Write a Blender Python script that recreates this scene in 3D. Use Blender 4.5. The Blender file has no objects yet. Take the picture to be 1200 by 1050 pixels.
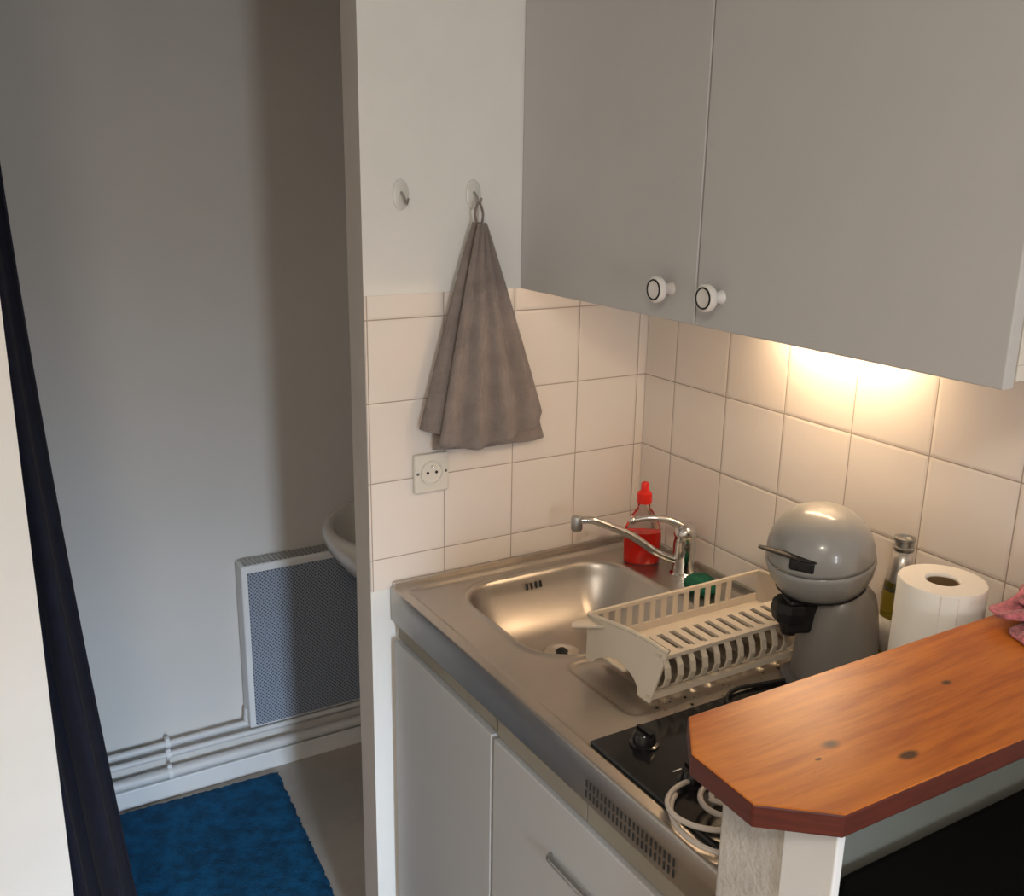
import bpy, bmesh, math, random
from mathutils import Vector, Matrix
random.seed(4)
S = bpy.context.scene
C = S.collection
PI = math.pi

# ------------------------------------------------------------------ camera
cd = bpy.data.cameras.new('camera'); cam = bpy.data.objects.new('camera', cd); C.objects.link(cam)
yaw, pitch, roll = 0.5385, -0.2754, 0.016
fw = Vector((math.sin(yaw)*math.cos(pitch), math.cos(yaw)*math.cos(pitch), math.sin(pitch)))
rt = Vector((math.cos(yaw), -math.sin(yaw), 0)); up = rt.cross(fw)
r2 = rt*math.cos(roll)+up*math.sin(roll); u2 = up*math.cos(roll)-rt*math.sin(roll)
m = Matrix((r2, u2, -fw)).transposed().to_4x4(); m.translation = Vector((-1.2948, -1.624, 1.6816))
cam.matrix_world = m
cd.sensor_fit = 'HORIZONTAL'; cd.sensor_width = 36; cd.lens = 1170/1200*36; cd.clip_start = 0.02
S.camera = cam

# ------------------------------------------------------------------ world, exposure, large lights
S.view_settings.view_transform = 'Standard'; S.view_settings.look = 'None'
S.view_settings.gamma = 1; S.view_settings.use_curve_mapping = False
S.view_settings.exposure = 0.25
w = bpy.data.worlds.new('world'); S.world = w; w.use_nodes = True
w.node_tree.nodes['Background'].inputs[0].default_value = (0.55, 0.7, 1, 1)
w.node_tree.nodes['Background'].inputs[1].default_value = 0.5
def area(name, loc, target, sx, sy, power, col, spread=180):
    l = bpy.data.lights.new(name, 'AREA'); l.shape = 'RECTANGLE'; l.size = sx; l.size_y = sy
    l.energy = power; l.color = col; l.spread = math.radians(spread)
    o = bpy.data.objects.new(name, l); C.objects.link(o); o.location = loc
    o.rotation_euler = (Vector(target)-Vector(loc)).to_track_quat('-Z', 'Y').to_euler()
    return o
# daylight through the narrow window in the wall behind the camera
area('window_daylight', (-1.12, -4.08, 1.15), (-1.0, 0.5, 0.75), 0.30, 1.5, 15, (0.93, 0.96, 1.0), 150)
area('window_low_fill', (-1.12, -4.09, 1.30), (-0.85, 0.9, -0.06), 0.26, 1.0, 2.4, (0.60, 0.78, 1.0), 27)  # narrow blue beam added in the window to brighten the lower walls
# unseen ceiling lamp added as warm fill
area('warm_fill_light', (-1.75, -2.2, 2.42), (-1.75, -2.2, 0), 0.35, 0.35, 19, (1.0, 0.87, 0.73))

# ------------------------------------------------------------------ mesh helpers
def bx(bm, x0, x1, y0, y1, z0, z1):
    vs = [bm.verts.new((x, y, z)) for z in (z0, z1) for x, y in ((x0, y0), (x1, y0), (x1, y1), (x0, y1))]
    F = []
    for f in ((3,2,1,0), (4,5,6,7), (0,1,5,4), (1,2,6,5), (2,3,7,6), (3,0,4,7)):
        F.append(bm.faces.new([vs[i] for i in f]))
    return F
def prism(bm, poly, z0, z1):
    a = [bm.verts.new((x, y, z0)) for x, y in poly]; b = [bm.verts.new((x, y, z1)) for x, y in poly]
    n = len(poly); bm.faces.new(a[::-1]); bm.faces.new(b)
    for i in range(n): bm.faces.new((a[i], a[(i+1) % n], b[(i+1) % n], b[i]))
def basis(d):
    d = Vector(d).normalized(); a = Vector((0,0,1)) if abs(d.z) < .9 else Vector((1,0,0))
    u = d.cross(a).normalized(); return u, d.cross(u).normalized()
def tube(bm, pts, r, n=12, closed=False, cap=True):
    pts = [Vector(p) for p in pts]; N = len(pts); rings = []
    u = None
    for i, p in enumerate(pts):
        if closed: d = pts[(i+1) % N]-pts[i-1]
        else: d = pts[min(i+1, N-1)]-pts[max(i-1, 0)]
        d.normalize()
        if u is None: u, v = basis(d)
        else:
            u = (u-d*u.dot(d)).normalized(); v = d.cross(u)
        rr = r[i] if isinstance(r, (list, tuple)) else r
        rings.append([bm.verts.new(p+u*rr*math.cos(2*PI*k/n)+v*rr*math.sin(2*PI*k/n)) for k in range(n)])
    for i in range(N if closed else N-1):
        a, b = rings[i], rings[(i+1) % N]
        for k in range(n): bm.faces.new((a[k], a[(k+1) % n], b[(k+1) % n], b[k]))
    if cap and not closed:
        bm.faces.new(rings[0][::-1]); bm.faces.new(rings[-1])
def lathe(bm, prof, base, axis=(0,0,1), n=40, sx=1, sy=1, xdir=None):
    """prof: list of (radius, height along axis)"""
    axis = Vector(axis).normalized(); u, v = basis(axis)
    if xdir is not None:
        u = Vector(xdir); u = (u-axis*u.dot(axis)).normalized(); v = axis.cross(u)
    rings = []
    for r, h in prof:
        c = Vector(base)+axis*h
        if r < 1e-6: rings.append([bm.verts.new(c)])
        else: rings.append([bm.verts.new(c+u*r*sx*math.cos(2*PI*k/n)+v*r*sy*math.sin(2*PI*k/n)) for k in range(n)])
    for a, b in zip(rings, rings[1:]):
        for k in range(n):
            k2 = (k+1) % n
            if len(a) == 1 and len(b) == 1: continue
            if len(a) == 1: bm.faces.new((a[0], b[k2], b[k]))
            elif len(b) == 1: bm.faces.new((a[k], a[k2], b[0]))
            else: bm.faces.new((a[k], a[k2], b[k2], b[k]))
    if len(rings[0]) > 1: bm.faces.new(rings[0][::-1])
    if len(rings[-1]) > 1: bm.faces.new(rings[-1])
def spline(pts, sub=8, closed=False):
    pts = [Vector(p) for p in pts]; n = len(pts); out = []
    for i in range(n if closed else n-1):
        if closed: p0, p1, p2, p3 = pts[i-1], pts[i], pts[(i+1) % n], pts[(i+2) % n]
        else: p0, p1, p2, p3 = pts[max(i-1, 0)], pts[i], pts[i+1], pts[min(i+2, n-1)]
        for k in range(sub):
            t = k/sub
            out.append(.5*((2*p1)+(p2-p0)*t+(2*p0-5*p1+4*p2-p3)*t*t+(3*p1-p0-3*p2+p3)*t**3))
    if not closed: out.append(pts[-1])
    return out
def sheet(bm, f, nu, nv):
    g = [[bm.verts.new(f(i/nu, j/nv)) for i in range(nu+1)] for j in range(nv+1)]
    for j in range(nv):
        for i in range(nu): bm.faces.new((g[j][i], g[j][i+1], g[j+1][i+1], g[j+1][i]))

def obj(name, bm, mats, parent=None, bevel=0, smooth=False, seg=2, recalc=True):
    if recalc: bmesh.ops.recalc_face_normals(bm, faces=bm.faces)
    me = bpy.data.meshes.new(name)
    if parent is not None:
        off = Vector(parent['_o']) if '_o' in parent else Vector((0,0,0))
    else:
        xs = [v.co for v in bm.verts]
        off = Vector(((min(v.x for v in xs)+max(v.x for v in xs))/2, (min(v.y for v in xs)+max(v.y for v in xs))/2, min(v.z for v in xs)))
    for v in bm.verts: v.co -= off
    bm.to_mesh(me); bm.free()
    o = bpy.data.objects.new(name, me); C.objects.link(o)
    for mt in (mats if isinstance(mats, (list, tuple)) else [mats]): me.materials.append(mt)
    o['_o'] = tuple(off)
    if parent is not None: o.parent = parent
    else: o.location = off
    if smooth:
        for p in me.polygons: p.use_smooth = True
        if smooth != 'all': me.set_sharp_from_angle(angle=math.radians(38))
    if bevel:
        b = o.modifiers.new('bevel', 'BEVEL'); b.width = bevel; b.segments = seg; b.limit_method = 'ANGLE'; b.angle_limit = math.radians(40)
    return o
def tag(o, label, cat, group=None, kind=None):
    o['label'] = label; o['category'] = cat
    if group: o['group'] = group
    if kind: o['kind'] = kind
    return o
def thing(name, label, cat, loc, group=None):
    o = bpy.data.objects.new(name, None); C.objects.link(o); o.location = loc; o.empty_display_size = .05
    o['_o'] = tuple(loc)
    return tag(o, label, cat, group)
def struct(name, bm, mats, **k):
    o = obj(name, bm, mats, **k); o['kind'] = 'structure'; return o
def bb(*boxes):
    bm = bmesh.new()
    for b in boxes: bx(bm, *b)
    return bm

# ------------------------------------------------------------------ materials
def base(name):
    mt = bpy.data.materials.new(name); mt.use_nodes = True
    nt = mt.node_tree; return mt, nt, nt.nodes['Principled BSDF']
def N(nt, t, **k):
    n = nt.nodes.new(t)
    for a, b in k.items(): setattr(n, a, b)
    return n
def M2(nt, op, a, b=None, clamp=False):
    n = N(nt, 'ShaderNodeMath', operation=op, use_clamp=clamp)
    for i, x in enumerate((a, b)):
        if x is None: continue
        if isinstance(x, (int, float)): n.inputs[i].default_value = x
        else: nt.links.new(x, n.inputs[i])
    return n.outputs[0]
def smap(nt, x, a, b, c=0., d=1.):
    n = N(nt, 'ShaderNodeMapRange', interpolation_type='SMOOTHSTEP')
    nt.links.new(x, n.inputs[0]); n.inputs[1].default_value = a; n.inputs[2].default_value = b
    n.inputs[3].default_value = c; n.inputs[4].default_value = d
    return n.outputs[0]
def mixc(nt, f, a, b):
    n = N(nt, 'ShaderNodeMix', data_type='RGBA')
    if isinstance(f, (int, float)): n.inputs[0].default_value = f
    else: nt.links.new(f, n.inputs[0])
    for i, x in ((6, a), (7, b)):
        if isinstance(x, tuple): n.inputs[i].default_value = (*x[:3], 1)
        else: nt.links.new(x, n.inputs[i])
    return n.outputs[2]
def noise(nt, scale, detail=3, rough=.5, vec=None, stretch=None):
    n = N(nt, 'ShaderNodeTexNoise'); n.inputs['Scale'].default_value = scale
    n.inputs['Detail'].default_value = detail; n.inputs['Roughness'].default_value = rough
    if vec is None: vec = N(nt, 'ShaderNodeTexCoord').outputs['Object']
    if stretch:
        mp = N(nt, 'ShaderNodeMapping'); mp.inputs['Scale'].default_value = stretch
        nt.links.new(vec, mp.inputs[0]); vec = mp.outputs[0]
    nt.links.new(vec, n.inputs['Vector']); return n.outputs[0]
def bump(nt, bs, h, strength, dist):
    b = N(nt, 'ShaderNodeBump'); b.inputs['Strength'].default_value = strength; b.inputs['Distance'].default_value = dist
    nt.links.new(h, b.inputs['Height']); nt.links.new(b.outputs[0], bs.inputs['Normal']); return b
def mat(name, col, rough=.5, metal=0, var=.06, vscale=6, bstr=0, bscale=80, bdist=.001, coat=0, stretch=None, ior=1.45, sheen=0):
    mt, nt, bs = base(name)
    f = noise(nt, vscale, 4, .6, stretch=stretch)
    c = mixc(nt, smap(nt, f, .3, .7), tuple(x*(1-var) for x in col), tuple(min(1, x*(1+var)) for x in col))
    nt.links.new(c, bs.inputs['Base Color'])
    bs.inputs['Roughness'].default_value = rough; bs.inputs['Metallic'].default_value = metal
    bs.inputs['Coat Weight'].default_value = coat; bs.inputs['IOR'].default_value = ior
    bs.inputs['Sheen Weight'].default_value = sheen
    if bstr: bump(nt, bs, noise(nt, bscale, 4, .6, stretch=stretch), bstr, bdist)
    return mt
def glass(name, col, rough=.02, ior=1.45, trans=1):
    mt, nt, bs = base(name)
    bs.inputs['Base Color'].default_value = (*col, 1); bs.inputs['Roughness'].default_value = rough
    bs.inputs['Transmission Weight'].default_value = trans; bs.inputs['IOR'].default_value = ior
    return mt
def tile_mat(name, axis, off, z0, col):
    """15 cm glazed wall tiles, joints drawn from the wall's own position"""
    mt, nt, bs = base(name)
    pos = N(nt, 'ShaderNodeNewGeometry').outputs['Position']
    sp = N(nt, 'ShaderNodeSeparateXYZ'); nt.links.new(pos, sp.inputs[0])
    U = M2(nt, 'DIVIDE', M2(nt, 'ADD', sp.outputs[axis], off), .15)
    V = M2(nt, 'DIVIDE', M2(nt, 'SUBTRACT', sp.outputs[2], z0), .15)
    def dist(x):
        f = M2(nt, 'FRACT', x); return M2(nt, 'MULTIPLY', M2(nt, 'MINIMUM', f, M2(nt, 'SUBTRACT', 1., f)), .15)
    d = M2(nt, 'MINIMUM', dist(U), dist(V))
    cv = N(nt, 'ShaderNodeCombineXYZ'); nt.links.new(M2(nt, 'FLOOR', U), cv.inputs[0]); nt.links.new(M2(nt, 'FLOOR', V), cv.inputs[1])
    wn = N(nt, 'ShaderNodeTexWhiteNoise'); nt.links.new(cv.outputs[0], wn.inputs[0])
    c1 = mixc(nt, wn.outputs[0], tuple(x*.975 for x in col), col)
    f = noise(nt, 9, 3, .6, vec=pos)
    c1 = mixc(nt, M2(nt, 'MULTIPLY', smap(nt, f, .35, .75), .08), c1, (.70, .60, .48))
    g = smap(nt, d, .0006, .0016)
    c = mixc(nt, g, (.40, .33, .27), c1)
    nt.links.new(c, bs.inputs['Base Color'])
    nt.links.new(smap(nt, d, .001, .002, .8, .22), bs.inputs['Roughness'])
    h = M2(nt, 'ADD', smap(nt, d, .0, .006), M2(nt, 'MULTIPLY', noise(nt, 14, 2, .5, vec=pos), .25))
    bump(nt, bs, h, .45, .0016)
    return mt

TILE = (.84, .775, .715)
M = {}
M['paint'] = mat('white_wall_paint', (.83, .825, .79), .75, var=.03, vscale=3, bstr=.25, bscale=55, bdist=.002)
M['paint_cool'] = mat('white_trim_paint', (.78, .78, .77), .5, var=.02, bstr=.1, bscale=40)
M['plaster'] = mat('textured_plaster', (.52, .50, .46), .85, var=.08, vscale=25, bstr=.7, bscale=110, bdist=.003)
M['bar_shade'] = mat('bar_recess_shade', (.20, .215, .19), .8, var=.05)  # shade under the bar put into the panel's dark colour
M['ceiling'] = mat('ceiling_paint', (.75, .73, .69), .8)
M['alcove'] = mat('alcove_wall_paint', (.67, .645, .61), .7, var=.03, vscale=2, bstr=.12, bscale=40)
M['floor'] = mat('vinyl_floor', (.44, .40, .35), .5, var=.10, vscale=4, bstr=.1, bscale=60)
M['floor_room'] = mat('wood_floor', (.38, .26, .16), .4, var=.2, vscale=5, stretch=(1, 14, 1))
M['tile_end'] = tile_mat('end_wall_tiles', 0, .0253, 1.4176, TILE)
M['tile_back'] = tile_mat('back_wall_tiles', 1, .0981, 1.4176, TILE)
M['cab'] = mat('grey_white_laminate', (.545, .545, .545), .42, var=.02, vscale=3, bstr=.06, bscale=200)
M['cab_edge'] = mat('cream_edge_band', (.72, .69, .62), .5, var=.02)
M['low_door'] = mat('white_laminate', (.47, .475, .475), .4, var=.02, vscale=3)
M['rail'] = mat('beige_rail', (.27, .25, .205), .6, var=.05)
M['dark'] = mat('dark_gap', (.03, .03, .03), .8)
M['knob'] = mat('white_porcelain', (.80, .78, .75), .15, var=.01, coat=.5)
M['black_gloss'] = mat('black_gloss', (.012, .012, .013), .12, var=.1)
M['black'] = mat('black_plastic', (.010, .010, .011), .5, var=.1)
M['matt_black'] = mat('matt_black', (.006, .006, .006), .95, var=.1)
M['matt_black'].node_tree.nodes['Principled BSDF'].inputs['Specular IOR Level'].default_value = .1
M['reveal'] = mat('taupe_reveal', (.60, .56, .52), .7, var=.03)  # darker taupe tone for the partition's side face
M['chrome'] = mat('chrome', (.72, .71, .69), .13, 1, var=.03)
M['chrome_dull'] = mat('satin_metal', (.42, .42, .41), .35, 1, var=.05)
M['curtain'] = mat('navy_cloth', (.006, .008, .020), .95, var=.25, vscale=40, bstr=.4, bscale=400, sheen=.03)
M['towel'] = mat('grey_towelling', (.27, .225, .205), 1, var=.14, vscale=22, bstr=1, bscale=420, bdist=.003, sheen=.3)
M['mat'] = mat('blue_pile', (.003, .10, .24), 1, var=.35, vscale=26, bstr=1, bscale=240, bdist=.006, sheen=0)
M['plastic_cream'] = mat('cream_plastic', (.66, .59, .49), .38, var=.02)
M['red_liquid'] = glass('red_liquid', (.95, .02, .01), .05, 1.36, .25)
M['red'] = mat('red_plastic', (.80, .025, .015), .3, var=.03)
M['clear'] = glass('clear_plastic', (.97, .90, .88), .03, 1.25)
M['sponge'] = mat('green_scourer', (.012, .13, .075), 1, var=.3, vscale=60, bstr=1, bscale=220, bdist=.004)
M['mach'] = mat('grey_machine_plastic', (.31, .31, .30), .28, var=.02, coat=.3)
M['mach_body'] = mat('taupe_machine_plastic', (.21, .20, .185), .35, var=.02, coat=.1)
M['mach_dark'] = mat('dark_machine_plastic', (.12, .12, .118), .4, var=.05)
M['paper'] = mat('kitchen_paper', (.93, .89, .82), .95, var=.02, bstr=.4, bscale=160, bdist=.001)
M['card'] = mat('brown_card', (.22, .14, .07), .9)
M['oil'] = glass('oil_glass', (.42, .36, .05), .03, 1.45, .85)
M['label_paper'] = mat('bottle_label', (.72, .70, .66), .5, var=.15, vscale=60)
M['neck_foil'] = mat('silver_foil', (.62, .60, .57), .3, .8, var=.1, vscale=60)
M['cable'] = mat('white_cable', (.52, .48, .44), .4, var=.03)
M['ceramic'] = mat('white_ceramic', (.72, .68, .62), .18, var=.01, coat=.4)
M['pipe'] = mat('painted_pipe', (.70, .69, .68), .4, var=.03)
M['pink'] = mat('pink_cloth', (.50, .15, .18), .95, var=.45, vscale=90, bstr=.8, bscale=300, bdist=.002, sheen=.3)
M['socket'] = mat('cream_socket_plastic', (.72, .69, .62), .35, var=.02)
M['emit'] = None
mt, nt, bs = base('warm_tube'); bs.inputs['Emission Color'].default_value = (1, .70, .42, 1); bs.inputs['Emission Strength'].default_value = 40
bs.inputs['Base Color'].default_value = (1, .9, .8, 1); M['emit'] = mt
mt, nt, bs = base('fill_lamp_opal'); bs.inputs['Emission Color'].default_value = (1, .86, .70, 1); bs.inputs['Emission Strength'].default_value = 2; M['opal'] = mt  # glowing cover of the added fill lamp

# brushed stainless steel
mt, nt, bs = base('stainless_steel')
f = noise(nt, 4, 5, .6); f2 = noise(nt, 18, 2, .5)
nt.links.new(mixc(nt, smap(nt, f, .3, .7), (.47, .44, .405), (.53, .50, .46)), bs.inputs['Base Color'])
nt.links.new(smap(nt, f2, .2, .8, .36, .43), bs.inputs['Roughness']); bs.inputs['Metallic'].default_value = 1
M['steel'] = mt
# wet, water-marked steel is the same sheet; droplets are separate geometry
# varnished pine
mt, nt, bs = base('varnished_pine')
pos = N(nt, 'ShaderNodeNewGeometry').outputs['Position']
wv = noise(nt, 2.2, 2, .5, vec=pos)
sp = N(nt, 'ShaderNodeSeparateXYZ'); nt.links.new(pos, sp.inputs[0])
yy = M2(nt, 'ADD', sp.outputs[1], M2(nt, 'MULTIPLY', wv, .045))
cv = N(nt, 'ShaderNodeCombineXYZ'); nt.links.new(M2(nt, 'MULTIPLY', sp.outputs[0], .09), cv.inputs[0]); nt.links.new(yy, cv.inputs[1])
g1 = noise(nt, 55, 4, .62, vec=cv.outputs[0]); g2 = noise(nt, 260, 3, .6, vec=cv.outputs[0])
c = mixc(nt, smap(nt, g1, .32, .70), (.62, .185, .022), (.40, .088, .010))
c = mixc(nt, M2(nt, 'MULTIPLY', smap(nt, g2, .5, .8), .35), c, (.25, .045, .006))
blot = noise(nt, 5, 2, .5, vec=pos)
c = mixc(nt, M2(nt, 'MULTIPLY', smap(nt, blot, .45, .75), .35), c, (.72, .26, .045))
for kx, ky, rr in ((-.565, -1.033, .011), (-.596, -1.046, .003), (-.512, -1.085, .010), (-.353, -1.009, .007)):
    dx = M2(nt, 'MULTIPLY', M2(nt, 'SUBTRACT', sp.outputs[0], kx), .55); dy = M2(nt, 'SUBTRACT', sp.outputs[1], ky)
    d = M2(nt, 'SQRT', M2(nt, 'ADD', M2(nt, 'MULTIPLY', dx, dx), M2(nt, 'MULTIPLY', dy, dy)))
    d = M2(nt, 'ADD', d, M2(nt, 'MULTIPLY', M2(nt, 'SUBTRACT', g1, .5), .008))
    k = smap(nt, d, rr*.25, rr*.85, 1., 0.)
    c = mixc(nt, k, c, (.07, .022, .008))
nt.links.new(c, bs.inputs['Base Color']); bs.inputs['Roughness'].default_value = .34; bs.inputs['Specular IOR Level'].default_value = .35
bump(nt, bs, g1, .12, .002)
M['pine'] = mt
M['pine_edge'] = mat('red_brown_edge_varnish', (.085, .014, .007), .45, var=.2, vscale=20, stretch=(1, 1, 10))
# perforated heater grille: fine diagonal holes
mt, nt, bs = base('perforated_grille')
pos = N(nt, 'ShaderNodeNewGeometry').outputs['Position']
sp = N(nt, 'ShaderNodeSeparateXYZ'); nt.links.new(pos, sp.inputs[0])
a = M2(nt, 'FRACT', M2(nt, 'DIVIDE', M2(nt, 'ADD', sp.outputs[0], sp.outputs[2]), .0105))
b = M2(nt, 'FRACT', M2(nt, 'DIVIDE', M2(nt, 'SUBTRACT', sp.outputs[0], sp.outputs[2]), .0105))
da = M2(nt, 'SUBTRACT', a, .5); db = M2(nt, 'SUBTRACT', b, .5)
d = M2(nt, 'SQRT', M2(nt, 'ADD', M2(nt, 'MULTIPLY', da, da), M2(nt, 'MULTIPLY', db, db)))
nt.links.new(mixc(nt, smap(nt, d, .26, .36), (.07, .085, .11), (.32, .36, .43)), bs.inputs['Base Color'])
bs.inputs['Roughness'].default_value = .5; bump(nt, bs, smap(nt, d, .26, .36), .5, .002)
M['grille'] = mt

# ------------------------------------------------------------------ the room
H = 2.5
RX, LX, RY = 0.0, -2.7, -4.0
def wall_box(x0, x1, y0, y1, z0, z1): return bb((x0, x1, y0, y1, z0, z1))
# kitchen end wall (a thin partition) with its tiled field
bm = bb((-.6295, 0, 0, .07, 0, H))
for F in bx(bm, -.6290, 0, -.0025, 0, .905, 1.460): F.material_index = 1
bm.normal_update()
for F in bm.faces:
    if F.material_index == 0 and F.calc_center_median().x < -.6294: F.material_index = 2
struct('wall_far', bm, [M['paint'], M['tile_end'], M['reveal']])
# wall behind the worktop, continuing past the bar and into the bathroom alcove
bm = bb((0, .1, RY, .98, 0, H))
for F in bx(bm, -.004, 0, -2.2, -.004, .80, 1.463): F.material_index = 1
struct('wall_right', bm, [M['paint'], M['tile_back']])
# wall left of the curtained opening, with the lintel over it
struct('wall_far_left', bb((LX, -1.192, 0, .07, 0, H), (-1.192, -.6295, 0, .07, 2.30, H)), M['paint'])
struct('wall_left', bb((LX-.1, LX, RY-.1, .98, 0, H)), M['paint'])
struct('wall_rear', bb((LX, -1.42, RY-.1, RY, 0, H), (-.82, 0, RY-.1, RY, 0, H), (-1.42, -.82, RY-.1, RY, 2.05, H), (-1.42, -.82, RY-.1, RY, 0, .25)), M['paint'])
t = obj('window_1', bb((-1.42, -.82, RY-.07, RY-.03, .25, .30), (-1.42, -.82, RY-.07, RY-.03, 2.0, 2.05), (-1.42, -1.37, RY-.07, RY-.03, .30, 2.0), (-.87, -.82, RY-.07, RY-.03, .30, 2.0)), M['paint_cool']); t['kind'] = 'structure'
struct('wall_alcove', bb((LX, 0, .90, .98, 0, H)), M['alcove'])
bm = bb((LX-.1, .1, .0, .98, -.06, 0))
for F in bx(bm, LX-.1, .1, RY-.1, .0, -.06, 0): F.material_index = 1
struct('floor', bm, [M['floor'], M['floor_room']])
struct('ceiling', bb((LX-.1, .1, RY-.1, .98, H, H+.06)), M['ceiling'])
struct('baseboard_alcove', bb((LX+.01, -.01, .882, .90, 0, .055)), M['paint_cool'], bevel=.003)
# half-height wall that carries the bar
struct('wall_bar', bb((-.62, -.57, -1.035, -.945, 0, 1.104), (-.57, -.004, -.957, -.945, 0, 1.104)), M['plaster'], bevel=.004)
struct('trim_2', bb((-.6055, -.005, -.975, -.9575, 0, 1.104)), M['bar_shade'])  # panel behind the recess, coloured dark for the shade there
struct('trim_1', bb((-.622, -.611, -1.10, -1.035, 0, 1.104)), M['paint_cool'], bevel=.002)

# ceiling lamp added behind the camera for warm fill
t = thing('fill_ceiling_lamp', 'round white ceiling lamp added out of view for warm fill', 'lamp', (-1.75, -2.2, 2.44))
bm = bmesh.new(); lathe(bm, [(.0, .058), (.17, .058), (.17, .03), (.16, .03)], (-1.75, -2.2, 2.44)); obj('fill_lamp_base', bm, M['paint_cool'], t, smooth=True)
bm = bmesh.new(); lathe(bm, [(.16, .029), (.14, .010), (.08, -.004), (0, -.008)], (-1.75, -2.2, 2.445)); obj('fill_lamp_shade', bm, M['opal'], t, smooth=True)

# ------------------------------------------------------------------ alcove: mat, pipes, heater, washbasin, curtain
bm = bmesh.new()
c4 = [(-1.34, .878), (-.578, .852), (-.632, .10), (-1.40, .10)]
def ruf(u, v):
    a = Vector(c4[0]).lerp(Vector(c4[1]), u); b = Vector(c4[3]).lerp(Vector(c4[2]), u); p = a.lerp(b, v)
    e = min(u, 1-u, v, 1-v)
    jx = random.uniform(-.003, .003); 
    z = .002+.013*min(1, e/.02)+random.uniform(-.0018, .0018)*min(1, e/.01)
    return (p.x+jx, p.y+random.uniform(-.003, .003), max(z, .001))
sheet(bm, ruf, 90, 80)
tag(obj('bath_mat', bm, M['mat'], smooth='all'), 'dark blue bath mat lying on the floor behind the curtain', 'mat')

def pipe(z, x1, r, label, extra=None):
    bm = bmesh.new(); pts = [(-2.6, .868, z), (x1, .868, z)]
    if extra: pts = spline([(-2.6, .868, z), (x1-.03, .868, z), (x1-.006, .868, z+.006), (x1, .868, z+.045)], 6)
    tube(bm, pts, r, 14)
    return tag(obj('pipe', bm, M['pipe'], smooth=True), label, 'pipe', 'pipes along the alcove wall')
pipe(.176, -.650, .0085, 'topmost thin white pipe along the alcove wall, ending at the heater', 1)
pipe(.143, -.02, .0085, 'thin white pipe along the alcove wall, just under the heater')
pipe(.088, -.02, .015, 'thick white pipe lowest on the alcove wall, above the skirting')
for z, r, s in ((.176, .0085, 'topmost'), (.143, .0085, 'middle'), (.088, .015, 'lowest')):
    bm = bmesh.new(); lathe(bm, [(r+.0035, -.006), (r+.0035, .006)], (-.868, .868, z), (1, 0, 0), 20)
    bx(bm, -.872, -.864, .868, .899, z-.004, z+.004)
    bx(bm, -.873, -.863, .862, .874, z+r, z+r+.009)
    tag(obj('pipe_clip', bm, M['paint_cool'], smooth=True), 'small white clip holding the %s pipe on the alcove wall' % s, 'pipe clip', 'clips holding the alcove pipes')

t = thing('wall_heater', 'grey electric wall heater with perforated front beside the white pillar', 'heater', (-.43, .86, .17))
obj('casing', bb((-.652, -.20, .835, .895, .172, .652)), M['paint_cool'], t, bevel=.006)
obj('grille', bb((-.636, -.215, .829, .836, .182, .632)), M['grille'], t, bevel=.002)
obj('top_grate', bb(*[(-.64+.012*i, -.632+.012*i, .842, .888, .651, .655) for i in range(35)]), M['chrome_dull'], t)
obj('wall_bracket', bb((-.60, -.25, .894, .90, .25, .60)), M['cab_edge'], t)

t = thing('washbasin', 'white ceramic washbasin edge showing past the white pillar above the heater', 'washbasin', (-.28, .50, .66))
bm = bmesh.new()
cx, cy = -.288, .50
def basin_ring(r, z, sh=0):
    out = []
    for k in range(56):
        a = 2*PI*k/56; x = cx+r*math.cos(a)*1.0; y = cy+r*math.sin(a)
        if math.cos(a) > 0: x = cx+min(r*1.18, .278)*math.cos(a)**.55 if math.cos(a) > 1e-4 else x
        out.append(bm.verts.new((x, y, z)))
    return out
prof = [(.06, .66), (.13, .68), (.195, .73), (.228, .775), (.240, .805), (.242, .822), (.236, .832), (.222, .834), (.212, .826), (.19, .78), (.14, .73), (.06, .71), (.018, .705)]
rings = [basin_ring(r, z) for r, z in prof]
for a, b in zip(rings, rings[1:]):
    for k in range(56): bm.faces.new((a[k], a[(k+1) % 56], b[(k+1) % 56], b[k]))
bm.faces.new(rings[0][::-1]); bm.faces.new(rings[-1])
obj('bowl', bm, M['ceramic'], t, smooth='all')
bm = bmesh.new(); lathe(bm, [(.09, 0), (.075, .3), (.07, .668)], (-.13, .50, .0), n=28); obj('pedestal', bm, M['ceramic'], t, smooth=True)
bm = bmesh.new(); tube(bm, spline([(-.07, .5, .83), (-.07, .5, .90), (-.10, .5, .925), (-.16, .5, .91)], 6), .011); lathe(bm, [(.02, 0), (.018, .03)], (-.07, .5, .826)); obj('faucet', bm, M['chrome'], t, smooth=True)
bm = bmesh.new(); lathe(bm, [(.02, 0), (.02, .004)], (cx, .50, .704)); obj('plughole', bm, M['chrome'], t, smooth=True)

t = thing('curtain', 'dark navy curtain hanging in the opening beside the cream wall', 'curtain', (-1.30, .11, .02))
bm = bmesh.new()
def cur(u, v):
    z = 2.21-v*2.19; v = max(0, (2.02-z)/2.0)
    # right edge as it hangs: nearly straight at the top, flaring towards the floor
    xr = -1.165+.006*v+ .135*max(0, (v-.1))**1.5 
    xl = -1.50
    x = xl+(xr-xl)*u
    amp = .012+.020*v
    y = .112+amp*math.sin(u*2*PI*7.3+.5+.5*math.sin(v*3))+.006*math.sin(u*41+v*5)
    x += .006*math.sin(u*2*PI*7.3*2)*v
    return (x, y, z)
sheet(bm, cur, 170, 46)
o = obj('cloth', bm, M['curtain'], t, smooth='all'); s = o.modifiers.new('thick', 'SOLIDIFY'); s.thickness = .003
bm = bmesh.new(); tube(bm, [(-1.62, .115, 2.225), (-.60, .115, 2.225)], .010, 14)
tag(obj('curtain_rod', bm, M['paint_cool'], smooth=True), 'white curtain rod above the navy curtain', 'curtain rod')

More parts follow.
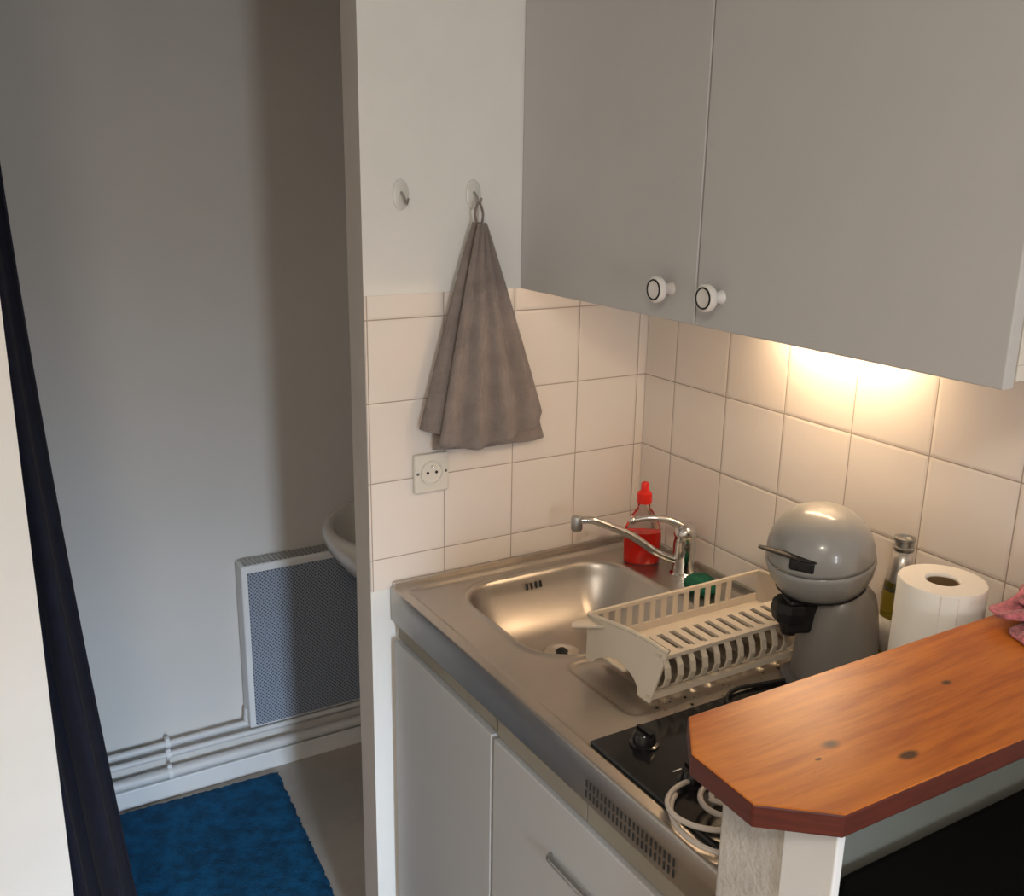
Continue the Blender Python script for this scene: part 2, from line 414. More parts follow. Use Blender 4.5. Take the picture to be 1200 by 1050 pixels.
# ------------------------------------------------------------------ hooks and towel on the end wall
def hook(x, z, label):
    t = thing('wall_hook', label, 'hook', (x, 0, z-.024), 'adhesive hooks on the end wall')
    bm = bmesh.new(); lathe(bm, [(0, 0), (.0135, 0), (.0150, .001), (.0150, .0025), (.0120, .004), (0, .0045)], (x, -.0002, z), (0, -1, 0), 32, sx=1, sy=1.75, xdir=(1, 0, 0))
    obj('plate', bm, M['hookp'], t, smooth=True)
    bm = bmesh.new(); tube(bm, spline([(x, -.004, z+.004), (x, -.014, z-.002), (x+.001, -.020, z-.013), (x+.001, -.025, z-.014), (x+.001, -.030, z-.005)], 5), .0022, 10)
    obj('prong', bm, M['chrome_dull'], t, smooth=True)
M['hookp'] = mat('translucent_hook_plastic', (.70, .69, .64), .3, coat=.2, var=.02)
hook(-.557, 1.631, 'small translucent adhesive hook on the white wall, left one with nothing on it')
hook(-.415, 1.631, 'small translucent adhesive hook on the white wall, holding the grey towel')
t = thing('towel', 'brownish grey towel hanging by its loop from the right wall hook', 'towel', (-.40, -.03, 1.15))
bm = bmesh.new()
def tw(L, R, zl, zr, y0, amp, ph, waves, bow=0, mid=None):
    def f(u, v):
        wv = v**.92
        top = Vector((-.4165, 0, 1.583))
        xl = top.x-.006+(L-top.x)*wv; xr = top.x+.006+(R-top.x)*wv
        x = xl+(xr-xl)*u
        zb = zl+(zr-zl)*u - bow*math.sin(PI*u)
        if mid: zb = zl+(zr-zl)*max(0, (u-mid)/(1-mid))**1.4 - bow*math.sin(PI*min(1, u/mid))*.6
        z = top.z+(zb-top.z)*v
        edge = math.sin(PI*u)**.5 if 0 < u < 1 else 0
        y = y0 - (.008+.016*v)*edge - amp*(.25+.75*v)*math.sin(u*waves*2*PI+ph+.7*v)
        return (x, min(y, -.006), z)
    return f
sheet(bm, tw(-.500, -.282, 1.187, 1.222, -.036, .0095, .4, 3.6, .020, .60), 60, 60)
sheet(bm, tw(-.527, -.485, 1.214, 1.200, -.016, .003, 1.0, 1.0), 16, 50)
sheet(bm, tw(-.50, -.267, 1.172, 1.166, -.014, .003, 2.0, 2.2), 46, 50)
o = obj('cloth', bm, M['towel'], t, smooth='all', recalc=False); s = o.modifiers.new('thick', 'SOLIDIFY'); s.thickness = .004; s.offset = 0
bm = bmesh.new(); tube(bm, spline([(-.421, -.028, 1.578), (-.4245, -.026, 1.60), (-.4165, -.025, 1.6185), (-.4085, -.026, 1.60), (-.412, -.028, 1.578)], 6), .0024, 8)
obj('loop', bm, M['towel'], t, smooth=True)

# socket
t = thing('wall_socket', 'square cream wall socket on the tiles under the towel', 'socket', (-.5065, -.004, 1.088))
obj('plate', bb((-.542, -.471, -.014, -.004, 1.088, 1.163)), M['socket'], t, bevel=.003)
bm = bmesh.new(); lathe(bm, [(.0, -.001), (.0195, -.001), (.0205, .003), (.0235, .0035), (.024, 0)], (-.5065, -.0142, 1.1265), (0, -1, 0), 36)
obj('well', bm, M['chrome_dull2'] if 'chrome_dull2' in M else M['cab_edge'], t, smooth=True)
bm = bmesh.new()
for dx, dz in ((-.009, 0), (.009, 0)): lathe(bm, [(.0030, 0), (.0030, .001)], (-.5065+dx, -.0138, 1.1265+dz), (0, -1, 0), 14)
obj('pin_hole', bm, M['black'], t)
bm = bmesh.new(); lathe(bm, [(.0026, 0), (.0022, .009), (0, .010)], (-.5065, -.0135, 1.1385), (0, -1, 0), 14); obj('earth_pin', bm, M['chrome'], t, smooth=True)
for s in (-1, 1):
    bm = bmesh.new(); lathe(bm, [(.0028, 0), (.0022, .0012), (0, .0012)], (-.5065+s*.029, -.014, 1.1265), (0, -1, 0), 14); obj('screw', bm, M['mach_dark'], t)

# ------------------------------------------------------------------ wall cabinet
t = thing('wall_cabinet', 'grey white wall cabinet with two doors and porcelain knobs above the sink', 'cabinet', (-.155, -.5, 1.459))
obj('body', bb((-.290, -.0045, -.996, -.001, 1.466, 1.484), (-.290, -.0045, -.996, -.001, 2.13, 2.15), (-.290, -.0045, -.018, -.001, 1.484, 2.13),
    (-.290, -.0045, -.996, -.978, 1.484, 2.13), (-.290, -.0045, -.506, -.490, 1.484, 2.13), (-.012, -.0045, -.978, -.018, 1.484, 2.13)), M['cab_edge'], t, bevel=.001)
def knob(y, z, d):
    bm = bmesh.new(); lathe(bm, [(.0105, 0), (.0090, .004), (.0078, .012), (.0085, .017), (.0150, .0195), (.0195, .0235), (.0205, .0275), (.0195, .0315), (.0165, .0335), (.0155, .0332), (.0, .0338)], (-.312, y, z), (-1, 0, 0), 40)
    k = obj('knob', bm, M['knob'], d, smooth=True)
    bm = bmesh.new(); n = 48
    tube(bm, [(-.3458, y+.0145*math.cos(2*PI*i/n), z+.0145*math.sin(2*PI*i/n)) for i in range(n)], .0013, 8, True)
    r = obj('knob_ring', bm, M['black_gloss'], k, smooth=True); r['label'] = 'thin black ring'
for y0, y1, ky in ((-.4965, -.0015, -.440), (-.9965, -.4995, -.551)):
    d = obj('door', bb((-.312, -.2935, y0, y1, 1.459, 2.15)), M['cab'], t, bevel=.0018)
    knob(ky, 1.5065, d)
t = thing('under_cabinet_lamp', 'slim warm lamp fixed under the wall cabinet, lighting the tiles', 'lamp', (-.085, -.52, 1.43))
obj('housing', bb((-.110, -.030, -.680, -.370, 1.450, 1.4655)), M['paint_cool'], t, bevel=.004)
bm = bmesh.new(); tube(bm, [(-.070, -.650, 1.439), (-.070, -.395, 1.439)], .0105, 16); obj('tube', bm, M['emit'], t, smooth=True)
for y in (-.658, -.387): obj('tube_holder', bb((-.084, -.056, y-.006, y+.006, 1.427, 1.448)), M['paint_cool'], t, bevel=.002)

# ------------------------------------------------------------------ base units
t = thing('base_cabinet', 'white under-counter unit with a plain door beside the end wall', 'cabinet', (-.3, -.21, 0))
obj('body', bb((-.572, -.03, -.400, -.020, .09, .77), (-.572, -.03, -.400, -.385, .77, .838), (-.572, -.03, -.033, -.020, .77, .838)), M['low_door'], t)
obj('plinth', bb((-.545, -.05, -.400, -.020, 0, .089)), M['rail'], t)
obj('door', bb((-.594, -.574, -.400, -.024, .10, .806)), M['low_door'], t, bevel=.002)
obj('top_rail', bb((-.584, -.573, -.400, -.024, .810, .8385)), M['rail'], t, bevel=.001)
t = thing('base_cabinet', 'white under-counter unit with a slim grey handle below the hob', 'cabinet', (-.3, -.67, 0))
obj('body', bb((-.572, -.03, -.940, -.406, .09, .77), (-.572, -.03, -.940, -.925, .77, .838), (-.572, -.03, -.421, -.406, .77, .838)), M['low_door'], t)
obj('plinth', bb((-.545, -.05, -.940, -.406, 0, .089)), M['rail'], t)
d = obj('door', bb((-.594, -.574, -.940, -.408, .10, .803)), M['low_door'], t, bevel=.002)
bm = bmesh.new(); tube(bm, spline([(-.594, -.583, .706), (-.600, -.586, .706), (-.602, -.60, .706), (-.602, -.70, .706), (-.600, -.714, .706), (-.594, -.717, .706)], 5), .0045, 12)
obj('handle', bm, M['chrome_dull'], d, smooth=True)
for a, b in ((-.655, -.408), (-.940, -.657)):
    obj('top_rail', bb((-.586, -.573, a, b, .806, .8385)), M['rail'], t, bevel=.001)

# ------------------------------------------------------------------ steel sink top (a pressed sheet)
ZC = .909
BX0, BX1, BY0, BY1, BR = -.490, -.135, -.398, -.068, .085
DX0, DX1, DY0, DY1 = -.475, -.075, -.604, -.412
def rrd(x, y, x0, x1, y0, y1, r):
    """signed distance (negative inside) to a rounded rectangle"""
    cx_, cy_ = (x0+x1)/2, (y0+y1)/2; qx = abs(x-cx_)-(x1-x0)/2+r; qy = abs(y-cy_)-(y1-y0)/2+r
    return math.hypot(max(qx, 0), max(qy, 0))+min(max(qx, qy), 0)-r
def ss(a, b, x):
    t = min(1, max(0, (x-a)/(b-a))); return t*t*(3-2*t)
def sink_h(x, y):
    z = ZC
    # raised folded rim: front edge, end-wall edge, back edge
    df = x+.590; de = -y-.006; db_ = -x-.006
    z -= .004*ss(.018, .026, df)*ss(.024, .034, de)*ss(.02, .03, db_)
    # raised bead at the end-wall side
    z += .006*math.exp(-((de-.028)/.006)**2)*ss(.02, .06, df)
    # bowl
    d = rrd(x, y, BX0, BX1, BY0, BY1, BR)
    z += .003*math.exp(-((d-.006)/.005)**2)
    if d < 0:
        q_ = min(1, -d/.135); z -= .110*(1-(1-q_)**3.2)*ss(.004, -.012, d)
    # drainer
    d2 = rrd(x, y, DX0, DX1, DY0, DY1, .03)
    if d2 < 0 and d > 0:
        z -= .004*ss(0, -.012, d2)
        if -.425 < x < -.10:
            fx = (x+.425)/.325*9
            z += .0034*math.exp(-(((fx % 1)-.5)/.17)**2)*ss(-.02, -.035, d2)
    return z
bm = bmesh.new()
nx, ny = 190, 300
X = [-.590+.586*i/nx for i in range(nx+1)]; Y = [-.0045-(.940-.0045)*j/ny for j in range(ny+1)]
g = [[bm.verts.new((x, y, sink_h(x, y))) for x in X] for y in Y]
for j in range(ny):
    for i in range(nx):
        bm.faces.new((g[j][i], g[j+1][i], g[j+1][i+1], g[j][i+1]))
# folded front fascia and returns
def fold(edge, dx, dy):
    prev = edge
    for (o_, dz) in ((.0015, -.0015), (.002, -.004), (.002, -.067)):
        cur_ = [bm.verts.new((v.co.x+dx*o_*0+dx*(o_ if prev is edge else 0), v.co.y+dy*(o_ if prev is edge else 0), ZC+dz)) for v in prev]
        for a in range(len(prev)-1): bm.faces.new((prev[a], prev[a+1], cur_[a+1], cur_[a]))
        prev = cur_
    return prev
lo = fold([g[j][0] for j in range(ny+1)], -1, 0)
# bottom return of the fascia
bt = [bm.verts.new((-.577, v.co.y, ZC-.067)) for v in lo]
for a in range(len(lo)-1): bm.faces.new((lo[a], lo[a+1], bt[a+1], bt[a]))
T = thing('sink_worktop', 'stainless steel kitchenette worktop with pressed sink bowl and ribbed drainer', 'sink', (-.30, -.47, .842))
obj('steel_top', bm, M['steel'], T, smooth='all')
# end flange seen at the end wall
obj('splash_upstand', bb((-.588, -.0045, -.0125, -.0045, ZC-.004, ZC+.011), (-.0125, -.0045, -.94, -.0125, ZC-.004, ZC+.011)), M['steel'], T, bevel=.003)
# vents in the fascia
for r_, z_ in ((0, .8715), (1, .8555)):
    for k in range(22):
        y = -.660-.0088*k
        obj('vent_slot', bb((-.5921, -.5912, y-.0017, y+.0017, z_-.0055, z_+.0055)), M['dark'], T)
bm = bmesh.new(); lathe(bm, [(0, .0005), (.013, .0005), (.026, .003), (.0335, .0035), (.036, .0015), (.037, -.002)], (-.330, -.205, sink_h(-.330, -.205)+.001), n=36); dr = obj('drain', bm, M['chrome'], T, smooth=True)
bm = bmesh.new(); lathe(bm, [(0, 0), (.011, 0), (.012, .003), (.006, .008), (0, .009)], (-.330, -.205, sink_h(-.330, -.205)+.003), n=24); obj('plug', bm, M['black'], dr, smooth=True)
# overflow slots pressed through the bowl wall nearest the tiles
for k in range(4):
    x = -.332+.0105*k; zz = .884
    y = BY1-.001
    for q in range(60):
        if sink_h(x, BY1-.0008*q) < zz: y = BY1-.0008*q; break
    bm = bmesh.new(); tube(bm, [(x, y-.0005, zz+.006), (x, y-.0045, zz-.006)], .0018, 8); obj('overflow_slot', bm, M['dark'], T)

# drops of water between drainer and hob
random.seed(9)
bm = bmesh.new()
for k in range(45):
    x = random.uniform(-.43, -.13); y = random.gauss(-.598, .014)
    if y < -.622 or y > -.575: continue
    r = random.uniform(.001, .003)
    z = sink_h(x, y)
    lathe(bm, [(r, 0), (r*.85, r*.3), (r*.5, r*.5), (0, r*.55)], (x, y, z), n=9, sx=random.uniform(.8, 1.6))
M['water'] = glass('water', (.95, .95, .95), .02, 1.33)
tag(obj('water_drops', bm, M['water'], smooth=True), 'water drops on the steel between dish rack and hob', 'water', kind='stuff')

# ------------------------------------------------------------------ hob
t = thing('hob', 'black glass hob set in the worktop beside the bar', 'hob', (-.34, -.77, .905))
obj('glass_plate', bb((-.566, -.10, -.915, -.628, .9052, .9125)), M['black_gloss'], t, bevel=.002)
def hknob(x, y):
    bm = bmesh.new(); lathe(bm, [(.0205, 0), (.0205, .003), (.0165, .004), (.0150, .017), (.0130, .0195), (0, .0198)], (x, y, .9125), n=30)
    bx(bm, x-.003, x+.003, y-.015, y+.015, .930, .9355)
    obj('control_knob', bm, M['black_gloss'], t, smooth=True)
hknob(-.505, -.672); hknob(-.505, -.775)
for y in (-.70,-.85):
    bm = bmesh.new(); n = 60
    cxx = -.40 if y > -.8 else -.22
bm = bmesh.new()
for (cx_, cy_, r_) in ((-.40, -.80, .072), (-.22, -.80, .085)):
    o = bmesh.new(); tube(o, [(cx_+r_*math.cos(2*PI*i/48), cy_+r_*math.sin(2*PI*i/48), .9128) for i in range(48)], .0012, 6, True)
    obj('heating_zone_ring', o, M['mach_dark'], t, smooth=True)
bm.free()
obj('knob_mark', bb((-.512, -.498, -.7445, -.7425, .9124, .9129)), M['knob'], t)

# white cable coiled on the hob
bm = bmesh.new(); pts = []
cxx, cyy = -.515, -.858
for i in range(0, 150):
    a = i/150*2*PI*3.15+2.0
    k = i/150
    R = .077 if k < .33 else (.077-.030*ss(.33, .45, k) if k < .62 else .047-.012*ss(.62, .75, k))
    R += .003*math.sin(a*1.7)
    pts.append((cxx+R*math.cos(a)*(1.0)+.012*ss(.33, .5, k), cyy+R*math.sin(a)*.98+.004*ss(.33, .5, k), .9180+.013*k+.0065*ss(.30, .40, k)))
pts += [(pts[-1][0]+.02, pts[-1][1]-.02, .935), (pts[-1][0]+.05, pts[-1][1]-.02, .930)]
tube(bm, spline(pts, 2), .0036, 10)
t = thing('power_cable', 'white power cable coiled on the black hob beside the bar wall', 'cable', (cxx, cyy, .9125))
obj('cord', bm, M['cable'], t, smooth='all')
obj('plug', bb((-.478, -.438, -.915, -.885, .916, .944)), M['cable'], t, bevel=.008, seg=3)

# black cord lying behind the bar
bm = bmesh.new(); tube(bm, spline([(-.19, -.645, .9165), (-.25, -.632, .9165), (-.294, -.626, .9165), (-.328, -.644, .9165), (-.335, -.68, .9165), (-.29, -.71, .9165), (-.22, -.71, .9165)], 8), .0033, 10)
tag(obj('black_cord', bm, M['black'], smooth='all'), 'black cord looping over the hob edge beside the coffee machine', 'cord')

# ------------------------------------------------------------------ tap, soap, scourer
t = thing('tap', 'chrome mixer tap with a long swivel spout at the back of the sink', 'tap', (-.052, -.215, .905))
tx, ty = -.052, -.215
bm = bmesh.new(); lathe(bm, [(.027, 0), (.027, .004), (.0225, .008), (.0215, .030), (.0225, .036), (.0225, .066), (.0205, .078), (.0215, .080)], (tx, ty, .905), n=36); obj('body', bm, M['chrome'], t, smooth=True)
bm = bmesh.new(); lathe(bm, [(.0225, 0), (.0235, .006), (.021, .017), (.013, .025), (0, .028)], (tx, ty, .985), n=36)
lv = spline([(tx-.004, ty+.002, 1.004), (tx-.025, ty+.018, 1.016), (tx-.055, ty+.04, 1.020), (tx-.085, ty+.062, 1.013)], 6)
tube(bm, lv, [.009-.0035*i/(len(lv)-1) for i in range(len(lv))], 12)
lathe(bm, [(0, -.008), (.007, -.006), (.0085, 0), (.007, .006), (0, .008)], lv[-1], (-.8, .6, -.1), 16)
obj('lever', bm, M['chrome'], t, smooth='all')
tip = Vector((-.252, -.127, 1.024))
bm = bmesh.new(); tube(bm, spline([(tx-.012, ty+.004, .934), (tx-.05, ty+.022, .951), (-.15, -.171, .988), (-.205, -.147, 1.016), (-.228, -.137, 1.024), tip+Vector((-.004, .001, -.001))], 8), .0078, 14)
sp_ = obj('spout', bm, M['chrome'], t, smooth='all')
bm = bmesh.new(); lathe(bm, [(.0095, .008), (.0115, .004), (.0115, -.016), (.0100, -.020), (0, -.020)][::-1], tip, n=24); obj('aerator', bm, M['chrome_dull'], sp_, smooth=True)

t = thing('dish_soap', 'clear bottle of red dish soap with a red cap behind the tap', 'bottle', (-.085, -.125, .905))
bc = Vector((-.087, -.125, .9055)); dirx = (.86, -.5, 0)
def flat_prof(o_, hs): return [(r-o_, h) for r, h in hs]
outer = [(0, 0), (.033, 0), (.037, .004), (.037, .030), (.0385, .055), (.036, .075), (.027, .098), (.017, .112), (.0125, .118), (.0120, .133)]
bm = bmesh.new(); lathe(bm, outer, bc, (0, 0, 1), 40, sx=1, sy=.58, xdir=dirx); obj('bottle', bm, M['clear'], t, smooth='all')
inner = [(0, .002), (.032, .002), (.0355, .006), (.0355, .030), (.0368, .055), (.0355, .067), (.0, .067)]
bm = bmesh.new(); lathe(bm, inner, bc, (0, 0, 1), 40, sx=1, sy=.56, xdir=dirx); obj('liquid', bm, M['red_liquid'], t, smooth=True)
bm = bmesh.new(); lathe(bm, [(0, .128), (.0150, .128), (.0155, .131), (.0150, .148), (.0115, .152), (.0085, .155), (.0080, .168), (.0060, .171), (.0, .171)], bc, n=28); obj('cap', bm, M['red'], t, smooth=True)

bm = bmesh.new(); random.seed(2)
lathe(bm, [(0, 0), (.028, .001), (.036, .009), (.034, .019), (.024, .027), (0, .030)], (-.078, -.300, .907), n=26, sx=1.05, sy=.85)
for v in bm.verts: v.co += Vector((random.uniform(-.0015, .0015), random.uniform(-.0015, .0015), random.uniform(-.001, .001)))
tag(obj('scourer', bm, M['sponge'], smooth='all'), 'round green scouring pad beside the tap, behind the dish rack', 'scourer')

# ------------------------------------------------------------------ dish rack
t = thing('dish_rack', 'cream plastic dish rack with slotted sides standing on the drainer', 'dish rack', (-.24, -.51, .912))
rx0, rx1, ry0, ry1 = -.430, -.060, -.590, -.425     # ry1 = far side
zb = .913
def rack_top(v):   # v 0 far .. 1 near: top edge of the end panels
    return .990+.012*math.sin(PI*v*.9)-.006*v
# end panels: arched feet, curved top
def end_panel(x, name):
    bm = bmesh.new(); n = 28; th = .0035
    cols = []
    for i in range(n+1):
        v = i/n; y = ry1+(ry0-ry1)*v
        lo_ = zb+.030*max(0, math.sin(PI*min(1, max(0, (v-.12)/.70))))**.6 if .12 < v < .82 else zb
        cols.append((y-.003*math.sin(PI*v), lo_, rack_top(v)))
    def X_(y_, z_): v_ = (y_-ry1)/(ry0-ry1); return x+.028*v_*v_*max(0, (z_-zb)/.07)
    for s in (-1, 1):
        pass
    vs = [[bm.verts.new((X_(y, z)+s*th/2, y, z)) for z in (lo_, hi)] for s in (-1, 1) for (y, lo_, hi) in cols]
    A = vs[:n+1]; B = vs[n+1:]
    for i in range(n):
        bm.faces.new((A[i][0], A[i+1][0], A[i+1][1], A[i][1])); bm.faces.new((B[i][1], B[i+1][1], B[i+1][0], B[i][0]))
        bm.faces.new((A[i][1], A[i+1][1], B[i+1][1], B[i][1])); bm.faces.new((B[i][0], B[i+1][0], A[i+1][0], A[i][0]))
    bm.faces.new((A[0][0], A[0][1], B[0][1], B[0][0])); bm.faces.new((B[n][0], B[n][1], A[n][1], A[n][0]))
    # rolled top lip
    tube(bm, [(X_(y, hi), y, hi) for (y, lo_, hi) in cols], .0036, 8)
    return obj(name, bm, M['plastic_cream'], t, smooth=True)
end_panel(rx0, 'end_panel'); end_panel(rx1, 'end_panel')
# lug handles
for x, s in ((rx0, -1), (rx1, 1)):
    bm = bmesh.new(); pr_ = [(x, ry1-.004), (x+s*.038, ry1-.008), (x+s*.045, ry1-.018), (x+s*.028, ry1-.028), (x, ry1-.045)]
    if s > 0: pr_ = pr_[::-1]
    prism(bm, pr_, .984, .988); obj('grip', bm, M['plastic_cream'], t, bevel=.001)
# far wall: bars between a top and bottom rail
bm = bmesh.new()
bx(bm, rx0, rx1, ry1-.003, ry1+.003, .986, .993); bx(bm, rx0, rx1, ry1-.002, ry1+.002, zb+.019, zb+.036)
for k in range(13):
    x = rx0+.010+k*.0242
    bx(bm, x-.0055, x+.0055, ry1-.0016, ry1+.0016, zb+.030, .988)
obj('back_grid', bm, M['plastic_cream'], t, bevel=.0008)
# floor of the trough
bm = bmesh.new()
bx(bm, rx0, rx1, -.522, ry1-.0022, zb+.019, zb+.022)
obj('trough_floor', bm, M['plastic_cream'], t)
# raised plate ledge, slotted crosswise, then ribs curving down the front
bm = bmesh.new()
zl = .979
bx(bm, rx0+.01, rx1, -.5205, -.5175, zb+.034, zl)
bx(bm, rx0+.018, rx1, -.5260, -.5180, zl, zl+.004)
bx(bm, rx0+.028, rx1, -.5915, -.5820, zl+.000, zl+.006)
for k in range(15):
    x = rx0+.026+k*.0242
    bx(bm, x-.0065, x+.0065, -.583, -.525, zl, zl+.0045)
for k in range(15):
    x = rx0+.026+k*.0242
    f = [(-.588, zl), (-.596, zl-.012), (-.599, zl-.028), (-.594, zl-.043), (-.582, zl-.052)]
    for (ya, za), (yb, zb2) in zip(f, f[1:]):
        vs = [bm.verts.new(c_) for c_ in ((x-.0045, ya, za), (x+.0045, ya, za), (x+.0045, yb, zb2), (x-.0045, yb, zb2), (x-.0045, ya+.004, za), (x+.0045, ya+.004, za), (x+.0045, yb+.004, zb2), (x-.0045, yb+.004, zb2))]
        for q in ((0,1,2,3), (7,6,5,4), (0,4,5,1), (1,5,6,2), (2,6,7,3), (3,7,4,0)): bm.faces.new([vs[i] for i in q])
bx(bm, rx0, rx1, -.586, -.578, zb+.001, zb+.010)
obj('plate_ledge', bm, M['plastic_cream'], t)

# ------------------------------------------------------------------ coffee machine
mc = Vector((-.134, -.662, .9125)); hd = Vector((-.157, -.644, 1.110))
front = Vector((-.72, .30, 0)).normalized()          # the side with the lever and the capsule holder
t = thing('coffee_machine', 'grey round-headed capsule coffee machine with black lever behind the bar', 'coffee machine', mc)
bm = bmesh.new(); lathe(bm, [(.064, 0), (.066, .006), (.064, .03), (.060, .09), (.056, .12), (.050, .145), (.038, .158)], mc+Vector((.008, -.004, 0)), n=48); obj('body', bm, M['mach_body'], t, smooth=True)
axis = Vector((-.16, -.02, 1)).normalized()
R = .083
prof = []
for i in range(25):
    a = PI*.5*i/24; prof.append((R*.97*math.cos(a)**.85 if a < PI*.499 else 0, .010+.078*math.sin(a)))
band = [(0, -.052), (.050, -.050), (.064, -.042), (.0765, -.020), (.0815, 0), (.0815, .006), (.0800, .010)]
bm = bmesh.new(); lathe(bm, band[:-1]+[(.0800, .008), (0, .008)], hd, axis, 56); h_ = obj('head_shell', bm, M['mach'], t, smooth=True)
bm = bmesh.new(); lathe(bm, [(0, .0095)]+prof, hd, axis, 56); obj('head_dome', bm, M['mach'], t, smooth='all')
bm = bmesh.new(); lathe(bm, [(.0595, -.0462), (.0655, -.0428), (.0675, -.0405), (.0660, -.0400)], hd, axis, n=56); obj('seam_ring', bm, M['black'], t, smooth=True)
# lever: thin blade through the head
bm = bmesh.new(); c0 = hd+Vector((-.012, .010, .022)); a0 = c0+Vector((.012, -.078, -.008)); side = Vector((.35, -.94, 0)).normalized()
lf = Vector((-.8606, .509, 0)); tc = Vector((-.71, -.61, .35))
e1 = hd+lf*.094+tc*.030+Vector((0, 0, .020)); e0 = hd+lf*.004+tc*.0835+Vector((0, 0, -.006))
dd = (e1-e0); ux, vx = basis(dd)
for s0, s1, r0 in ((0, 1, .0045),):
    pts = [e0+dd*(i/10) for i in range(11)]
    tube(bm, pts, [.004, .008, .0095, .010, .0095, .009, .0085, .008, .0075, .007, .005], 10)
for v in bm.verts:
    c_ = e0+dd*((v.co-e0).dot(dd)/dd.length_squared)
    q = v.co-c_; v.co = c_+Vector((q.x, q.y, q.z*.35))
obj('lever', bm, M['black'], t, smooth=True)
bm = bmesh.new(); bx(bm, -.019, .019, -.012, .012, -.009, .010)
rot = Matrix.Rotation(math.atan2(dd.y, dd.x), 4, 'Z'); bmesh.ops.transform(bm, matrix=Matrix.Translation(e0+dd*.22-tc*.007+Vector((0, 0, -.008))) @ rot, verts=bm.verts)
obj('lever_pivot', bm, M['black'], t, bevel=.004)
# capsule holder / nozzle in black
bm = bmesh.new(); n0 = hd+front*.050+Vector((0, -.012, -.094))
lathe(bm, [(.0, -.022), (.012, -.022), (.016, -.006), (.027, .004), (.030, .020), (.028, .034), (0, .034)], n0, (.0, .0, 1), 8)
o_ = Matrix.Translation(n0+front*-.022+Vector((0, 0, .010)))
b2 = bx(bm, 0, 0, 0, 0, 0, 0) if False else None
obj('capsule_holder', bm, M['black'], t, bevel=.002)
bm = bmesh.new(); bx(bm, -.032, .020, -.019, .019, -.026, .030); bmesh.ops.transform(bm, matrix=o_ @ Matrix.Rotation(math.atan2(front.y, front.x)+PI, 4, 'Z'), verts=bm.verts); obj('holder_frame', bm, M['black'], t, bevel=.006)
bm = bmesh.new(); lathe(bm, [(.040, 0), (.042, .004), (.040, .010), (0, .010)], mc+front*.034+Vector((.0, -.0, 0)), n=32); obj('drip_tray', bm, M['mach_dark'], t, smooth=True)

# ------------------------------------------------------------------ oil bottle
t = thing('oil_bottle', 'slim glass bottle of olive oil between coffee machine and paper roll', 'bottle', (-.046, -.706, .9125))
bc = Vector((-.046, -.706, .9125))
bm = bmesh.new(); lathe(bm, [(0, 0), (.022, 0), (.024, .004), (.024, .140), (.0225, .158), (.016, .178), (.0135, .190), (.0132, .222), (0, .222)], bc, n=32); obj('glass', bm, M['oil'], t, smooth='all')
bm = bmesh.new(); lathe(bm, [(.0238, .150), (.0180, .175), (.0155, .188), (.0145, .214), (.0140, .214)], bc, n=32); obj('neck_wrap', bm, M['neck_foil'], t, smooth='all')
bm = bmesh.new(); lathe(bm, [(.0246, .050), (.0246, .105)], bc, n=32); o = obj('paper_label', bm, M['label_paper'], t, smooth='all')
bm = bmesh.new(); lathe(bm, [(.0145, .213), (.0158, .215), (.0158, .219), (.0142, .221), (.0142, .228), (.0158, .230), (.0158, .234), (.011, .235), (.009, .232), (0, .232)], bc, n=32); obj('cap', bm, M['chrome_dull'], t, smooth=True)

# ------------------------------------------------------------------ paper roll
t = thing('paper_roll', 'white roll of kitchen paper standing behind the wooden bar', 'paper roll', (-.146, -.846, .9125))
bc = Vector((-.146, -.846, .9125)); z1 = .238
bm = bmesh.new(); lathe(bm, [(.055, 0), (.0575, .002), (.0578, .12), (.0575, z1-.002), (.0560, z1), (.0235, z1+.0005), (.0215, z1-.002), (.0215, .0)], bc, n=64)
n = len(bm.faces)
obj('paper', bm, M['paper'], t, smooth=True)
bm = bmesh.new(); sheet(bm, lambda u, v: bc+Vector((.0586*math.cos(3.75+u*.4), .0586*math.sin(3.75+u*.4), .001+v*(z1-.003))), 10, 2); o = obj('loose_edge', bm, M['paper'], t, smooth='all'); s = o.modifiers.new('thick', 'SOLIDIFY'); s.thickness = .0008
bm = bmesh.new(); lathe(bm, [(.0212, .001), (.0212, z1-.004), (.0195, z1-.004), (.0195, .001)], bc, n=40); obj('cardboard_core', bm, M['card'], t, smooth=True)

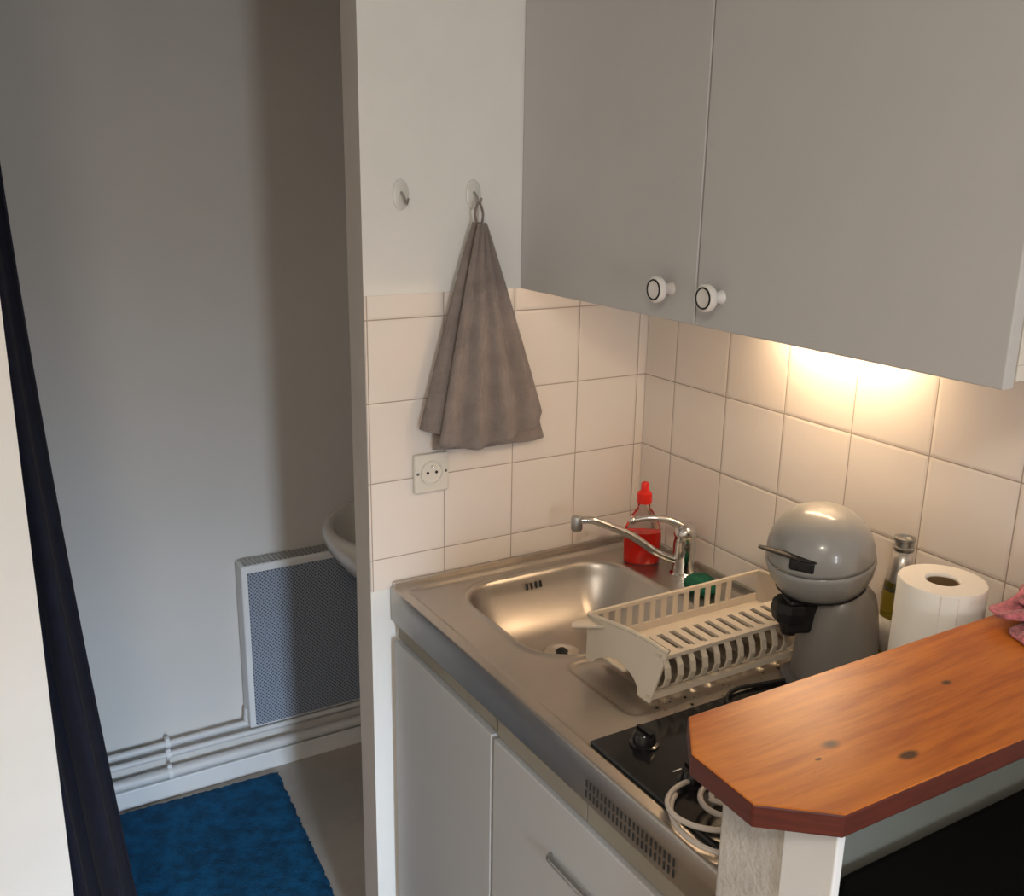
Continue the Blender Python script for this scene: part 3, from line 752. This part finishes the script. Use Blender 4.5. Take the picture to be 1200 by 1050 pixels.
# ------------------------------------------------------------------ bar top and cloth
bm = bmesh.new()
poly = [(-.656, -.922), (-.699, -.978), (-.703, -1.068), (-.642, -1.120), (-.0045, -1.128), (-.0045, -.922)][::-1]
prism(bm, poly, 1.1055, 1.130)
bmesh.ops.recalc_face_normals(bm, faces=bm.faces)
for f in bm.faces: f.material_index = 0 if f.normal.z > .5 else 1
o = obj('bar_top', bm, [M['pine'], M['pine_edge']], bevel=.0022)
tag(o, 'orange varnished pine bar top with clipped corners on the half wall', 'counter')
random.seed(11)
bm = bmesh.new()
def cl(x0, y0, ang, L, W, z0, h, ph):
    ca, sa = math.cos(ang), math.sin(ang)
    def f(u, v):
        a = (u-.5)*L; b = (v-.5)*W*(1-abs(2*u-1)**5)**.5
        e = min(1, 5*min(u, 1-u))*min(1, 5*min(v, 1-v))
        z = z0+h*e*(.55+.30*math.sin(u*9+ph+v*3)+.25*math.sin(v*12+ph*2+u*4))
        x = x0+ca*a-sa*b+.006*math.sin(v*15+ph); y = y0+sa*a+ca*b+.006*math.sin(u*13+ph)
        return (x, y, max(z, 1.1315))
    return f
sheet(bm, cl(-.096, -.985, .30, .20, .085, 1.1325, .022, .3), 40, 26)
sheet(bm, cl(-.078, -.965, -.12, .19, .070, 1.147, .026, 1.9), 40, 26)
sheet(bm, cl(-.066, -.960, .10, .15, .060, 1.160, .026, 3.1), 34, 22)
o = obj('cloth', bm, M['pink'], smooth='all', recalc=False); s = o.modifiers.new('thick', 'SOLIDIFY'); s.thickness = .002; s.offset = 1
tag(o, 'crumpled pink cloth lying on the wooden bar top at the right edge', 'cloth')

# ------------------------------------------------------------------ black appliance below the bar
t = thing('small_fridge', 'black box-shaped appliance under the bar in the bottom right corner', 'appliance', (-.26, -1.20, 0))
obj('body', bb((-.47, -.02, -1.33, -.985, .03, .905)), M['matt_black'], t, bevel=.012, seg=3)
obj('door', bb((-.468, -.022, -1.375, -1.335, .035, .895)), M['matt_black'], t, bevel=.008, seg=3)
for x in (-.44, -.05):
    for y in (-1.30, -1.03):
        bm = bmesh.new(); lathe(bm, [(.016, 0), (.014, .031)], (x, y, 0), n=16); obj('foot', bm, M['black'], t, smooth=True)

for o in bpy.data.objects:
    if '_o' in o: del o['_o']
